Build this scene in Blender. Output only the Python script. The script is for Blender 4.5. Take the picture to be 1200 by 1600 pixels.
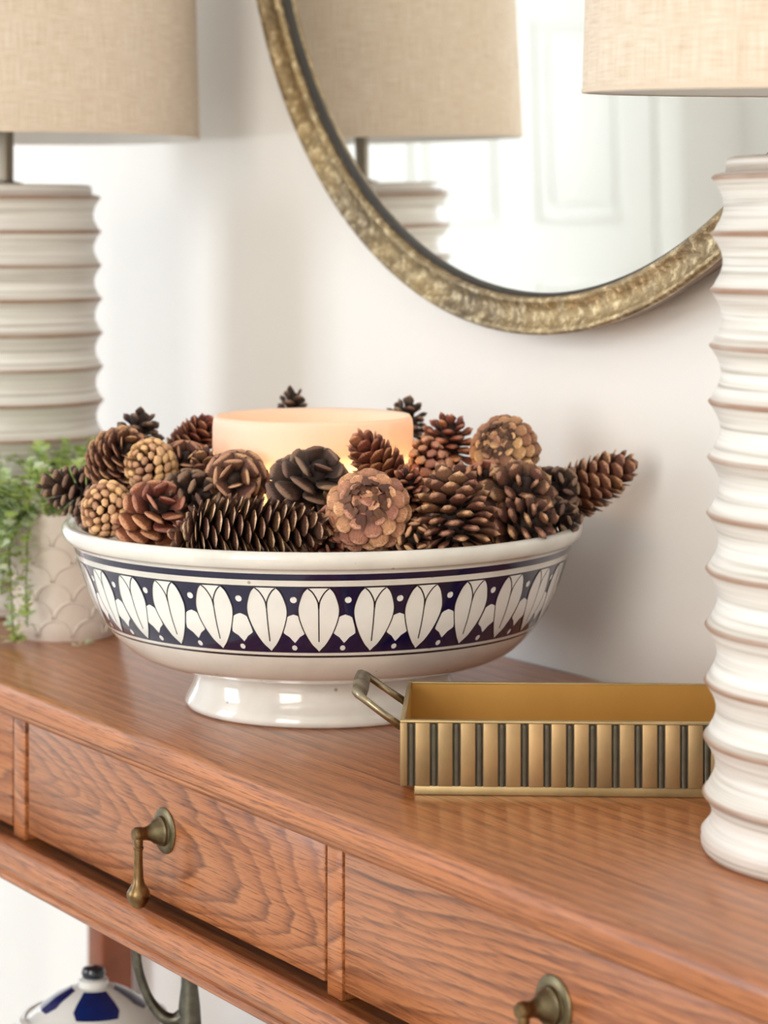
import bpy, bmesh, math, random
from mathutils import Vector, Matrix, Quaternion
random.seed(7)
S = bpy.context.scene
for o in list(bpy.data.objects): bpy.data.objects.remove(o, do_unlink=True)
COL = S.collection
PI = math.pi

# ------------------------------------------------------------------ camera, light, exposure
T = 0.80                                   # height of the console top above the floor
FPX, YH = 3800.0, 357.0                    # focal length and horizon row for a 1200x1600 frame
TH = math.atan2(2450.0, FPX)               # yaw of the camera against the wall
CAM = Vector((1.52363, -1.15224, T + 0.34696))
FWD = Vector((-math.cos(TH), math.sin(TH), 0)); RGT = Vector((math.sin(TH), math.cos(TH), 0)); UP = Vector((0, 0, 1))
cd = bpy.data.cameras.new('camera'); cam = bpy.data.objects.new('camera', cd); COL.objects.link(cam)
cam.matrix_world = Matrix(((RGT.x, 0, -FWD.x, CAM.x), (RGT.y, 0, -FWD.y, CAM.y), (0, 1, 0, CAM.z), (0, 0, 0, 1)))
cd.sensor_fit = 'HORIZONTAL'; cd.sensor_width = 36.0; cd.lens = 36.0 * FPX / 1200.0
cd.shift_y = -(800.0 - YH) / 1200.0
cd.clip_start = 0.05; cd.clip_end = 60
cd.dof.use_dof = True; cd.dof.focus_distance = 1.55; cd.dof.aperture_fstop = 11.0
S.camera = cam

S.view_settings.view_transform = 'Standard'; S.view_settings.look = 'None'
S.view_settings.gamma = 1.0; S.view_settings.exposure = 0.41; S.view_settings.use_curve_mapping = False

W = bpy.data.worlds.new('sky'); S.world = W; W.use_nodes = True
W.node_tree.nodes['Background'].inputs[0].default_value = (0.85, 0.92, 1.0, 1)
W.node_tree.nodes['Background'].inputs[1].default_value = 1.6

def area(name, loc, target, sx, sy, power, colr):
    l = bpy.data.lights.new(name, 'AREA'); l.shape = 'RECTANGLE'; l.size = sx; l.size_y = sy; l.energy = power; l.color = colr
    o = bpy.data.objects.new(name, l); COL.objects.link(o); o.location = loc
    o.rotation_euler = (Vector(target) - Vector(loc)).to_track_quat('-Z', 'Y').to_euler()
    return o
# daylight through the left window opposite, and a fill at the right one
area('window_daylight', (-1.80, -3.49, 1.55), (-1.80, 0, 1.55), 1.2, 1.7, 50, (0.80, 0.89, 1.0))
area('window_daylight', (1.9, -3.49, 1.55), (1.9, 0, 1.55), 1.5, 1.7, 54, (1.0, 0.94, 0.86))  # warm fill added from the unseen side behind the camera
# daylight through the sidelight beside the door, grazing the wall from the left
area('sidelight_daylight', (-3.69, -0.40, 1.25), (0, -0.40, 1.25), 0.4, 1.7, 13, (0.78, 0.88, 1.0))

# ------------------------------------------------------------------ helpers
def at(px, py, D):
    """point at depth D from the camera position, seen at that place in a 1200x1600 frame"""
    return CAM + FWD * D + RGT * ((px - 600) / FPX * D) - UP * ((py - YH) / FPX * D)
def cdir(r, u, t):
    """direction given as right / up / towards the viewer"""
    return (RGT * r + UP * u - FWD * t).normalized()

def link(name, me, mat=None, parent=None, smooth=True):
    o = bpy.data.objects.new(name, me); COL.objects.link(o)
    if mat is not None:
        me.materials.clear()
        for m in (mat if isinstance(mat, (list, tuple)) else [mat]): me.materials.append(m)
    if smooth and len(me.polygons): me.polygons.foreach_set('use_smooth', [True] * len(me.polygons))
    if parent is not None: o.parent = parent
    return o
def pydata(name, v, f):
    me = bpy.data.meshes.new(name); me.from_pydata([tuple(p) for p in v], [], f); me.update(); return me
def sharp(o, ang=35):
    me = o.data
    bm = bmesh.new(); bm.from_mesh(me)
    for e in bm.edges:
        if len(e.link_faces) == 2 and e.calc_face_angle(0) > math.radians(ang): e.smooth = False
    bm.to_mesh(me); bm.free(); return o
def tag(o, label=None, cat=None, group=None, kind=None):
    if label: o['label'] = label
    if cat: o['category'] = cat
    if group: o['group'] = group
    if kind: o['kind'] = kind
    return o
def empty(name, loc, label, cat, group=None, rz=0):
    o = bpy.data.objects.new(name, None); COL.objects.link(o); o.location = loc; o.rotation_euler = (0, 0, rz)
    o.empty_display_size = 0.05
    return tag(o, label, cat, group)
def box_bm(bm, x0, x1, y0, y1, z0, z1, bev=0.0, seg=2):
    r = bmesh.ops.create_cube(bm, size=1.0)
    vs = r['verts']
    for v in vs:
        v.co = Vector(((x0 + x1) / 2 + v.co.x * (x1 - x0), (y0 + y1) / 2 + v.co.y * (y1 - y0), (z0 + z1) / 2 + v.co.z * (z1 - z0)))
    if bev > 0:
        es = list({e for v in vs for e in v.link_edges})
        bmesh.ops.bevel(bm, geom=es, offset=bev, segments=seg, affect='EDGES', profile=0.5)
def box(name, b, mat, parent=None, bev=0.0, seg=2):
    bm = bmesh.new(); box_bm(bm, *b, bev=bev, seg=seg)
    me = bpy.data.meshes.new(name); bm.to_mesh(me); bm.free()
    return sharp(link(name, me, mat, parent), 50)
def boxes(name, bs, mat, parent=None, bev=0.0):
    bm = bmesh.new()
    for b in bs: box_bm(bm, *b, bev=bev)
    me = bpy.data.meshes.new(name); bm.to_mesh(me); bm.free()
    return sharp(link(name, me, mat, parent), 50)
def lathe_me(name, prof, n=64, rfun=None):
    v, f, rings = [], [], []
    for k, (r, z) in enumerate(prof):
        if r < 1e-6: rings.append([len(v)]); v.append((0, 0, z))
        else:
            ring = []
            for i in range(n):
                a = 2 * PI * i / n; rr = r + (rfun(a, k, z) if rfun else 0)
                ring.append(len(v)); v.append((rr * math.cos(a), rr * math.sin(a), z))
            rings.append(ring)
    mi = []
    for k in range(len(rings) - 1):
        A, B = rings[k], rings[k + 1]
        for i in range(n):
            j = (i + 1) % n
            if len(A) == 1 and len(B) == 1: continue
            if len(A) == 1: f.append((A[0], B[j], B[i]))
            elif len(B) == 1: f.append((A[i], A[j], B[0]))
            else: f.append((A[i], A[j], B[j], B[i]))
            mi.append(k)
    return pydata(name, v, f), mi
def lathe(name, prof, mat, parent=None, n=64, ang=40, rfun=None):
    me, _ = lathe_me(name, prof, n, rfun)
    return sharp(link(name, me, mat, parent), ang)
def tube_me(name, pts, rad, n=10, flat=1.0, upv=None):
    """closed tube along points; rad float or list; flat squashes the cross-section"""
    pts = [Vector(p) for p in pts]; m = len(pts)
    rad = [rad] * m if not isinstance(rad, (list, tuple)) else rad
    v, f = [], []; prev = Vector(upv) if upv else Vector((0.13, 0.27, 0.95))
    for i, p in enumerate(pts):
        t = (pts[min(i + 1, m - 1)] - pts[max(i - 1, 0)]).normalized()
        a = (prev - t * prev.dot(t)).normalized(); b = t.cross(a); prev = a
        for k in range(n):
            an = 2 * PI * k / n
            v.append(p + a * math.cos(an) * rad[i] * flat + b * math.sin(an) * rad[i])
    for i in range(m - 1):
        for k in range(n):
            q = (k + 1) % n; f.append((i * n + k, i * n + q, (i + 1) * n + q, (i + 1) * n + k))
    f.append(tuple(range(n - 1, -1, -1))); f.append(tuple((m - 1) * n + k for k in range(n)))
    return pydata(name, v, f)
def extrude_x(name, prof, x0, x1, mat, parent=None, ang=30):
    """closed (y,z) profile run along X"""
    n = len(prof); v = [(x0, y, z) for y, z in prof] + [(x1, y, z) for y, z in prof]
    f = [(i, (i + 1) % n, n + (i + 1) % n, n + i) for i in range(n)] + [tuple(range(n - 1, -1, -1)), tuple(range(n, 2 * n))]
    me = pydata(name, v, f)
    bm = bmesh.new(); bm.from_mesh(me); bmesh.ops.recalc_face_normals(bm, faces=bm.faces); bm.to_mesh(me); bm.free()
    return sharp(link(name, me, mat, parent), ang)

# ------------------------------------------------------------------ materials
def newmat(name):
    m = bpy.data.materials.new(name); m.use_nodes = True
    nt = m.node_tree; b = nt.nodes['Principled BSDF']
    return m, nt, b
def srgb(r, g, b):
    f = lambda c: (c / 255 / 12.92) if c / 255 <= 0.04045 else ((c / 255 + 0.055) / 1.055) ** 2.4
    return (f(r), f(g), f(b), 1)
def N(nt, typ, **kw):
    n = nt.nodes.new(typ)
    for k, v in kw.items(): setattr(n, k, v)
    return n
def ramp(nt, fac, stops):
    r = N(nt, 'ShaderNodeValToRGB'); el = r.color_ramp.elements
    while len(el) < len(stops): el.new(0.5)
    for e, (p, c) in zip(el, stops): e.position = p; e.color = c
    nt.links.new(fac, r.inputs[0]); return r.outputs[0]
def coords(nt, scale=(1, 1, 1), loc=(0, 0, 0), out='Object', rot=(0, 0, 0)):
    tc = N(nt, 'ShaderNodeTexCoord'); mp = N(nt, 'ShaderNodeMapping')
    mp.inputs['Scale'].default_value = scale; mp.inputs['Location'].default_value = loc; mp.inputs['Rotation'].default_value = rot
    nt.links.new(tc.outputs[out], mp.inputs[0]); return mp.outputs[0]
def noise(nt, vec, scale, detail=4, rough=0.55, dist=0.0):
    n = N(nt, 'ShaderNodeTexNoise'); n.inputs['Scale'].default_value = scale; n.inputs['Detail'].default_value = detail
    n.inputs['Roughness'].default_value = rough; n.inputs['Distortion'].default_value = dist
    nt.links.new(vec, n.inputs['Vector']); return n.outputs['Fac']
def math_n(nt, op, a, b=None):
    n = N(nt, 'ShaderNodeMath', operation=op)
    for i, x in enumerate((a, b)):
        if x is None: continue
        if isinstance(x, (int, float)): n.inputs[i].default_value = x
        else: nt.links.new(x, n.inputs[i])
    return n.outputs[0]
def mix(nt, fac, a, b, mode='MIX'):
    n = N(nt, 'ShaderNodeMix', data_type='RGBA', blend_type=mode)
    for s, x in ((0, fac), (6, a), (7, b)):
        if isinstance(x, (int, float)): n.inputs[s].default_value = x
        elif isinstance(x, tuple): n.inputs[s].default_value = x
        else: nt.links.new(x, n.inputs[s])
    return n.outputs[2]
def bump(nt, b, h, strength, dist=0.001):
    n = N(nt, 'ShaderNodeBump'); n.inputs['Strength'].default_value = strength; n.inputs['Distance'].default_value = dist
    nt.links.new(h, n.inputs['Height']); nt.links.new(n.outputs[0], b.inputs['Normal'])
def plain(name, c, rough=0.5, metal=0.0, coat=0.0, nscale=0, namp=0.1, bmp=0.0):
    m, nt, b = newmat(name); b.inputs['Roughness'].default_value = rough; b.inputs['Metallic'].default_value = metal
    b.inputs['Coat Weight'].default_value = coat; b.inputs['Base Color'].default_value = c
    if nscale:
        f = noise(nt, coords(nt), nscale, 5)
        d = tuple(x * (1 - namp * 2) for x in c[:3]) + (1,); e = tuple(min(1, x * (1 + namp)) for x in c[:3]) + (1,)
        nt.links.new(ramp(nt, f, [(0.3, d), (0.7, e)]), b.inputs['Base Color'])
        if bmp: bump(nt, b, f, bmp)
    return m

def wood(name, center=(0, 0, 0), stretch=0.16, ringscale=150, tint=1.0, rough=0.34, wobble=0.03, contrast=1.0):
    """oiled oak: elongated growth rings (cathedral figure) plus fine pores along X"""
    m, nt, b = newmat(name)
    L = nt.links
    base = coords(nt, (stretch, 1, 1), tuple(-c * s for c, s in zip(center, (stretch, 1, 1))))
    wob = noise(nt, coords(nt, (1.6, 9, 9)), 1.5, 2, 0.45)
    vl = N(nt, 'ShaderNodeVectorMath', operation='LENGTH'); L.new(base, vl.inputs[0])
    d = math_n(nt, 'ADD', vl.outputs['Value'], math_n(nt, 'MULTIPLY', wob, wobble))
    fine = noise(nt, coords(nt, (10, 130, 130)), 1.0, 5, 0.65)
    d = math_n(nt, 'ADD', d, math_n(nt, 'MULTIPLY', fine, 0.0055))
    s = math_n(nt, 'FRACT', math_n(nt, 'MULTIPLY', d, ringscale))
    k = tint
    C1, C2, C3 = srgb(192 * k, 128 * k, 82 * k), srgb(181 * k, 113 * k, 67 * k), srgb(116 * k, 67 * k, 39 * k)
    ring = ramp(nt, s, [(0.0, C1), (0.50, C2), (0.84, C3), (0.88, C3), (1.0, C1)])
    ring = mix(nt, contrast, C2, ring)
    ring = mix(nt, ramp(nt, noise(nt, coords(nt, (5, 40, 40)), 1.0, 3), [(0.35, (0, 0, 0, 1)), (0.65, (.6, .6, .6, 1))]), ring, C2)
    streak = noise(nt, coords(nt, (5, 330, 330), (3, 7, 1)), 1.0, 3, 0.6)
    col = mix(nt, 0.8, ring, ramp(nt, streak, [(0.52, (1.04, 1.03, 1.0, 1)), (0.63, (0.56, 0.46, 0.38, 1))]), 'MULTIPLY')
    pore = noise(nt, coords(nt, (34, 900, 900)), 1.0, 3, 0.65)
    col = mix(nt, 0.85, col, ramp(nt, pore, [(0.52, (1, 1, 1, 1)), (0.64, (0.40, 0.32, 0.26, 1))]), 'MULTIPLY')
    big = noise(nt, coords(nt, (1.5, 7, 7)), 1.3, 2)
    col = mix(nt, 0.5, col, ramp(nt, big, [(0.3, (0.80, 0.75, 0.70, 1)), (0.7, (1.06, 1.02, 0.98, 1))]), 'MULTIPLY')
    L.new(col, b.inputs['Base Color'])
    b.inputs['Roughness'].default_value = rough; b.inputs['Coat Weight'].default_value = 0.3; b.inputs['Coat Roughness'].default_value = 0.14
    bump(nt, b, pore, 0.15, 0.0006)
    return m

M = {}
M['wall'] = plain('wall_paint', srgb(240, 236, 230), 0.7, nscale=3, namp=0.012)
M['ceil'] = plain('ceiling_paint', srgb(245, 244, 241), 0.8)
M['trim'] = plain('trim_paint', srgb(243, 241, 235), 0.45)
M['floorwood'] = plain('pale_carpet', srgb(206, 200, 190), 0.95, nscale=300, namp=0.08)
M['wood_top'] = wood('oak_table_top', (0.9, 0.35, -0.30), 0.12, 80, wobble=0.05, contrast=.55)
M['wood_rail'] = wood('oak_rail', (0.2, -0.2, -0.30), 0.04, 150, wobble=.02, contrast=.6)
M['wood_drawer_a'] = wood('oak_drawer_front', (-0.22, -0.372, -0.062), 0.19, 150, tint=.95, wobble=.06, contrast=.85)
M['wood_drawer_b'] = wood('oak_drawer_front_straight', (1.0, -0.372, -0.19), 0.14, 125, tint=.95, wobble=.07, contrast=.9)
M['wood_stile'] = wood('oak_stile', (0, -0.2, 0.5), 1.0, 60)
M['wood_dark'] = plain('case_interior', srgb(70, 38, 22), 0.7, nscale=60, namp=0.15)  # dark brown that stands in for shade in the drawer gaps
M['leg'] = plain('stained_leg', srgb(140, 76, 46), 0.4, nscale=40, namp=0.12)

# ------------------------------------------------------------------ the room
RX0, RX1, RY0, RZ1 = -3.6, 3.2, -3.4, 2.6
def struct(o): o['kind'] = 'structure'; return o
struct(box('floor', (RX0 - .1, RX1 + .1, RY0 - .1, 0.1, -0.1, 0), M['floorwood']))
struct(box('ceiling', (RX0 - .1, RX1 + .1, RY0 - .1, 0.1, RZ1, RZ1 + .1), M['ceil']))
struct(box('wall_back', (RX0 - .1, RX1 + .1, 0, 0.1, 0, RZ1), M['wall']))
struct(boxes('wall_left', [(RX0 - .1, RX0, RY0, -.62, 0, RZ1), (RX0 - .1, RX0, -.18, 0, 0, RZ1), (RX0 - .1, RX0, -.62, -.18, 0, .38), (RX0 - .1, RX0, -.62, -.18, 2.12, RZ1)], M['wall']))
sw = struct(boxes('window_3', [(RX0 - .06, RX0 + .01, -.62, -.59, .38, 2.12), (RX0 - .06, RX0 + .01, -.21, -.18, .38, 2.12), (RX0 - .06, RX0 + .01, -.59, -.21, .38, .41), (RX0 - .06, RX0 + .01, -.59, -.21, 2.09, 2.12)], M['trim']))
for zz in (.83, 1.25, 1.67): box('glazing_bar', (RX0 - .05, RX0 - .02, -.59, -.21, zz - .01, zz + .01), M['trim'], sw)
struct(box('wall_right', (RX1, RX1 + .1, RY0, 0, 0, RZ1), M['wall']))
w1, w2, wz0, wz1 = (-2.4, -1.2), (1.15, 2.65), 0.7, 2.4
struct(boxes('wall_front', [(RX0, w1[0], RY0 - .1, RY0, 0, RZ1), (w1[1], w2[0], RY0 - .1, RY0, 0, RZ1), (w2[1], RX1, RY0 - .1, RY0, 0, RZ1),
    (w1[0], w1[1], RY0 - .1, RY0, 0, wz0), (w1[0], w1[1], RY0 - .1, RY0, wz1, RZ1),
    (w2[0], w2[1], RY0 - .1, RY0, 0, wz0), (w2[0], w2[1], RY0 - .1, RY0, wz1, RZ1)], M['wall']))
for i, (a, b) in enumerate((w1, w2)):
    wn = struct(boxes('window_%d' % (i + 1), [(a, a + .05, RY0 - .06, RY0 + .01, wz0, wz1), (b - .05, b, RY0 - .06, RY0 + .01, wz0, wz1),
        (a, b, RY0 - .06, RY0 + .01, wz0, wz0 + .05), (a, b, RY0 - .06, RY0 + .01, wz1 - .05, wz1)], M['trim']))
    box('glazing_bar', ((a + b) / 2 - .015, (a + b) / 2 + .015, RY0 - .05, RY0 - .01, wz0 + .05, wz1 - .05), M['trim'], wn)
    box('glazing_bar', (a + .05, b - .05, RY0 - .05, RY0 - .01, 1.55, 1.58), M['trim'], wn)
    box('window_sill', (a - .06, b + .06, RY0, RY0 + .09, wz0 - .03, wz0), M['trim'], wn, bev=.006)
struct(box('baseboard_back', (RX0 + .016, RX1 - .016, -0.016, 0, 0, 0.12), M['trim'], bev=.004))
struct(box('baseboard_front', (RX0 + .016, RX1 - .016, RY0, RY0 + .016, 0, 0.12), M['trim'], bev=.004))
# white panelled door in the left wall (the mirror shows it)
dy0, dy1 = -3.06, -2.16
door = struct(box('door_1', (RX0, RX0 + .03, dy0, dy1, 0.004, 2.05), M['trim'], bev=.003))
PW = (dy1 - dy0 - 3 * 0.115) / 2
for k in range(2):
    ya = dy0 + .115 + k * (PW + .115)
    for za, zb in ((0.22, 0.93), (1.09, 1.62), (1.73, 1.93)):
        fr = boxes('door_moulding', [(RX0 + .03, RX0 + .042, ya, ya + .022, za, zb), (RX0 + .03, RX0 + .042, ya + PW - .022, ya + PW, za, zb),
            (RX0 + .03, RX0 + .042, ya + .022, ya + PW - .022, za, za + .022), (RX0 + .03, RX0 + .042, ya + .022, ya + PW - .022, zb - .022, zb)], M['trim'], door, bev=.004)
        box('door_panel', (RX0 + .03, RX0 + .037, ya + .045, ya + PW - .045, za + .045, zb - .045), M['trim'], door, bev=.003)
M['brassknob'] = plain('aged_brass_knob', srgb(150, 120, 70), 0.3, 1.0)
kn = lathe('door_knob', [(0, 0), (.028, 0), (.028, .006), (.01, .01), (.01, .03), (.026, .04), (.03, .055), (.02, .068), (0, .07)], M['brassknob'], door, 24)
kn.rotation_euler = (0, PI / 2, 0); kn.location = (RX0 + .03, dy0 + .07, .90)
struct(boxes('trim_1', [(RX0, RX0 + .045, dy0 - .09, dy0 - .004, 0, 2.15), (RX0, RX0 + .045, dy1 + .004, dy1 + .09, 0, 2.15), (RX0, RX0 + .045, dy0 - .004, dy1 + .004, 2.054, 2.15)], M['trim'], bev=.005))

# ------------------------------------------------------------------ console table
table = empty('console_table', (0.036, -0.2, 0), 'oak console table with drawers and aged brass drop pulls against the wall', 'table')
def tpart(o): o.parent = table; o.location = o.location + Vector((-0.036, 0.2, T)); return o
XL, XR, YF = -0.775, 0.847, -0.397
top_prof = [(-0.004, 0), (-0.384, 0), (-0.3905, -0.0006), (-0.3945, -0.0022), (-0.3965, -0.0050), (-0.397, -0.0085), (-0.3970, -0.0140), (-0.3955, -0.0172),
            (-0.3925, -0.0185), (-0.3925, -0.0200), (-0.3895, -0.0235), (-0.384, -0.0258), (-0.376, -0.0265), (-0.004, -0.0265)]
tpart(extrude_x('table_top', top_prof, XL, XR, M['wood_top'], ang=50))
rail = [(-0.345, -0.1215), (-0.381, -0.1215), (-0.384, -0.1190), (-0.3905, -0.1195), (-0.396, -0.1222), (-0.399, -0.1265), (-0.3995, -0.131), (-0.398, -0.136), (-0.3945, -0.1395),
        (-0.3945, -0.1408), (-0.3965, -0.1420), (-0.3972, -0.1440), (-0.396, -0.1462), (-0.392, -0.1472), (-0.345, -0.1472)]
tpart(extrude_x('apron_rail', rail, XL + .012, XR - .012, M['wood_rail'], ang=50))
tpart(box('case_back', (XL + .02, XR - .02, -0.357, -0.350, -0.1220, -0.0265), M['wood_dark']))  # dark sheet close behind the drawer fronts, giving the gaps their shade
tpart(box('side_panel', (XL + .012, XL + .03, -0.352, -0.018, -0.147, -0.0265), M['wood_rail']))
tpart(box('side_panel', (XR - .03, XR - .012, -0.352, -0.018, -0.147, -0.0265), M['wood_rail']))
stiles = [(-0.668, -0.648), (-0.2085, -0.1885), (0.2545, 0.2715), (0.7125, 0.7325)]
for a, b in stiles:
    tpart(box('stile', (a, b, -0.3755, -0.356, -0.1215, -0.0262), M['wood_stile'], bev=.0008))
M['bronze'] = None
def metal(name, c1, c2, rough, scale=25, bmp=0.1):
    m, nt, b = newmat(name); f = noise(nt, coords(nt), scale, 5, 0.65)
    nt.links.new(ramp(nt, f, [(0.32, c1), (0.68, c2)]), b.inputs['Base Color'])
    b.inputs['Metallic'].default_value = 1.0; b.inputs['Roughness'].default_value = rough
    if bmp: bump(nt, b, f, bmp, 0.0008)
    return m
M['bronze'] = metal('antique_bronze', srgb(96, 76, 52), srgb(150, 122, 84), 0.36, 90, 0.15)
M['bronze_plate'] = metal('antique_bronze_plate', srgb(92, 84, 66), srgb(128, 116, 88), 0.42, 70, 0.1)
plate_prof = [(0, 0), (.0155, 0), (.0158, .0008), (.0148, .0018), (.0105, .0022), (.0100, .0030), (.0100, .0045), (.0085, .0060), (.0078, .0085), (.0060, .0105), (.0048, .0135), (.0045, .0150), (0, .0150)]
post_prof = [(0, .013), (.0045, .0135), (.0044, .0175), (.0050, .0185), (.0050, .0225), (.0040, .0240), (0, .0242)]
drop_prof = [(0, 0), (.0028, .0002), (.0046, .0014), (.0050, .0028), (.0068, .0048), (.0080, .0080), (.0078, .0110), (.0060, .0142), (.0042, .0172), (.0034, .0210),
             (.0030, .0330), (.0030, .0400), (.0036, .0404), (.0036, .0420), (.0030, .0424), (.0032, .0460), (.0026, .0490), (0, .0495)]
drawers = [(-0.6445, -0.2115, 'wood_drawer_b'), (-0.1815, 0.2515, 'wood_drawer_a'), (0.2745, 0.7095, 'wood_drawer_b')]
plate_me = post_me = drop_me = None
for a, b, mt in drawers:
    d = tpart(box('drawer', (a, b, -0.3755, -0.3575, -0.1148, -0.0278), M[mt], bev=.0012))
    cx, cz = (a + b) / 2 + (.007 if a < .2 else -.006), -0.0655
    p1 = lathe('backplate', plate_prof, M['bronze_plate'], d, 32); p1.location = (cx, -0.3755, cz); p1.rotation_euler = (PI / 2, 0, 0)
    p2 = lathe('pull_post', post_prof, M['bronze'], d, 24); p2.location = (cx, -0.3755, cz); p2.rotation_euler = (PI / 2, 0, 0)
    p3 = lathe('drop_pull', drop_prof, M['bronze'], d, 24); p3.location = (cx, -0.3958, cz - .0500); p3.rotation_euler = (0.02, 0.035, 0)
for x in (-0.752, 0.788):
    for y0, y1 in ((-0.372, -0.336), (-0.050, -0.014)):
        tpart(box('leg', (x, x + .036, y0, y1, -T, -0.0265), M['leg'], bev=.003))
tpart(box('lower_shelf', (-0.752, 0.824, -0.366, -0.02, -0.62, -0.60), M['leg'], bev=.004))

# ------------------------------------------------------------------ round mirror
def hammered_gold():
    m, nt, b = newmat('hammered_antique_gold')
    tc = coords(nt)
    f = noise(nt, tc, 130, 5, 0.7); g = noise(nt, tc, 14, 3, 0.5)
    c = ramp(nt, f, [(0.28, srgb(74, 64, 50)), (0.5, srgb(142, 122, 90)), (0.66, srgb(244, 228, 190))])
    c = mix(nt, 0.45, c, ramp(nt, g, [(0.35, srgb(116, 104, 90)), (0.65, srgb(190, 164, 118))]), 'MIX')
    nt.links.new(c, b.inputs['Base Color']); b.inputs['Metallic'].default_value = 0.8; b.inputs['Roughness'].default_value = 0.40
    bump(nt, b, f, 0.6, 0.003); return m
M['gold'] = hammered_gold()
M['goldside'] = plain('bronze_side', srgb(122, 90, 66), 0.42, 0.7, nscale=30, namp=0.15)
M['glass'] = plain('silvered_glass', (0.93, 0.94, 0.92, 1), 0.0, 1.0)
M['blackgap'] = plain('dark_rebate', srgb(48, 43, 37), 0.5)
MC = Vector((0.006, 0, T + 0.703))
mir = empty('round_mirror', (MC.x, 0, MC.z - 0.437), 'large round mirror in a hammered antique gold frame on the wall', 'mirror')
rng = random.Random(3)
NM = 640
jit = [rng.uniform(-1, 1) for _ in range(NM)]
jit = [(jit[i - 1] + 3 * jit[i] + jit[(i + 1) % NM]) / 4 for i in range(NM)]
def ring_mesh(name, prof, mat, amp=0.0, rows=()):
    v, f = [], []; P = len(prof)
    for i in range(NM):
        a = 2 * PI * i / NM
        for k, (r, d) in enumerate(prof):
            j = amp * jit[(i + 7 * (k % 3)) % NM] if k in rows else 0
            v.append((r * math.cos(a), -(d + j), r * math.sin(a) + 0.437))
    for i in range(NM):
        q = (i + 1) % NM
        for k in range(P):
            l = (k + 1) % P
            f.append((i * P + k, i * P + l, q * P + l, q * P + k))
    me = pydata(name, v, f)
    bm = bmesh.new(); bm.from_mesh(me); bmesh.ops.recalc_face_normals(bm, faces=bm.faces); bm.to_mesh(me); bm.free()
    return link(name, me, mat, mir)
ring_mesh('frame_face', [(.411, .024), (.4085, .030), (.4085, .0385), (.4105, .0410), (.4135, .0395), (.4180, .0375), (.4230, .0370), (.428, .0385), (.432, .0415), (.4355, .0440), (.4375, .0415), (.4365, .036), (.430, .030), (.420, .024)],
          M['gold'], 0.0019, (4, 5, 6, 7, 8))
sharp(ring_mesh('frame_side', [(.412, .002), (.424, .002), (.428, .010), (.4315, .020), (.436, .030), (.4362, .0355), (.428, .036), (.415, .020)], M['goldside']), 30)
ring_mesh('frame_lip', [(.4050, .022), (.4054, .0335), (.4070, .0350), (.4095, .033), (.4095, .022)], M['blackgap'])
gl, _ = lathe_me('mirror_glass', [(0, .030), (.407, .030), (.407, .024), (0, .024)], 180)
g = link('mirror_glass', gl, M['glass'], mir, smooth=False); g.rotation_euler = (PI / 2, 0, 0); g.location = (0, 0, 0.437)

mir.rotation_euler = (0.0140, 0, 0)                      # hung leaning a little forward
bk = box('backing_board', (-.30, .30, -.022, -.012, .14, .74), M['blackgap'], mir)
# ------------------------------------------------------------------ table lamps
def linen():
    m, nt, b = newmat('oatmeal_linen')
    tc = N(nt, 'ShaderNodeTexCoord'); uv = tc.outputs['UV']
    def st(sx, sy, sc, det=3):
        mp = N(nt, 'ShaderNodeMapping'); mp.inputs['Scale'].default_value = (sx, sy, 1); nt.links.new(uv, mp.inputs[0])
        return noise(nt, mp.outputs[0], sc, det, 0.65)
    h = st(46, 1400, 1.0); v = st(1800, 32, 1.0)
    blot = st(45, 30, 1.0, 2)
    s = math_n(nt, 'ADD', math_n(nt, 'MULTIPLY', h, 0.5), math_n(nt, 'MULTIPLY', v, 0.5))
    c = ramp(nt, s, [(0.36, srgb(214, 195, 170)), (0.5, srgb(239, 224, 205)), (0.62, srgb(251, 243, 231))])
    c = mix(nt, 0.15, c, ramp(nt, blot, [(0.35, srgb(226, 206, 180)), (0.65, srgb(250, 242, 230))]), 'MULTIPLY')
    nt.links.new(c, b.inputs['Base Color']); b.inputs['Roughness'].default_value = 0.9
    bump(nt, b, s, 0.25, 0.0008)
    tr = N(nt, 'ShaderNodeBsdfTranslucent'); nt.links.new(c, tr.inputs[0])
    mx = N(nt, 'ShaderNodeMixShader'); mx.inputs[0].default_value = 0.30
    nt.links.new(b.outputs[0], mx.inputs[1]); nt.links.new(tr.outputs[0], mx.inputs[2])
    nt.links.new(mx.outputs[0], nt.nodes['Material Output'].inputs[0]); return m
M['linen'] = linen()
M['shade_lining'] = plain('white_shade_lining', srgb(236, 232, 226), 0.8)
def whitewash():
    m, nt, b = newmat('whitewashed_turned_wood')
    at_ = N(nt, 'ShaderNodeAttribute', attribute_name='ridge')
    st = noise(nt, coords(nt, (3, 3, 260)), 1.0, 4, 0.65)
    blot = noise(nt, coords(nt, (9, 9, 60)), 1.0, 4, 0.6)
    c = ramp(nt, st, [(0.30, srgb(168, 160, 148)), (0.46, srgb(213, 208, 200)), (0.66, srgb(233, 230, 224))])
    worn = math_n(nt, 'MULTIPLY', at_.outputs['Fac'], ramp(nt, blot, [(0.3, (.6, .6, .6, 1)), (0.6, (1, 1, 1, 1))]))
    c = mix(nt, worn, c, srgb(146, 104, 74))
    c = mix(nt, math_n(nt, 'MULTIPLY', ramp(nt, noise(nt, coords(nt, (2.5, 2.5, 130), (3, 1, 2)), 1.0, 3), [(0.60, (0, 0, 0, 1)), (0.72, (1, 1, 1, 1))]), 0.35), c, srgb(176, 158, 138))
    nt.links.new(c, b.inputs['Base Color']); b.inputs['Roughness'].default_value = 0.42
    bump(nt, b, st, 0.2, 0.0008); return m
M['whitewash'] = whitewash()
M['pole'] = plain('brushed_nickel_stem', srgb(120, 112, 100), 0.35, 1.0)
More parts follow.
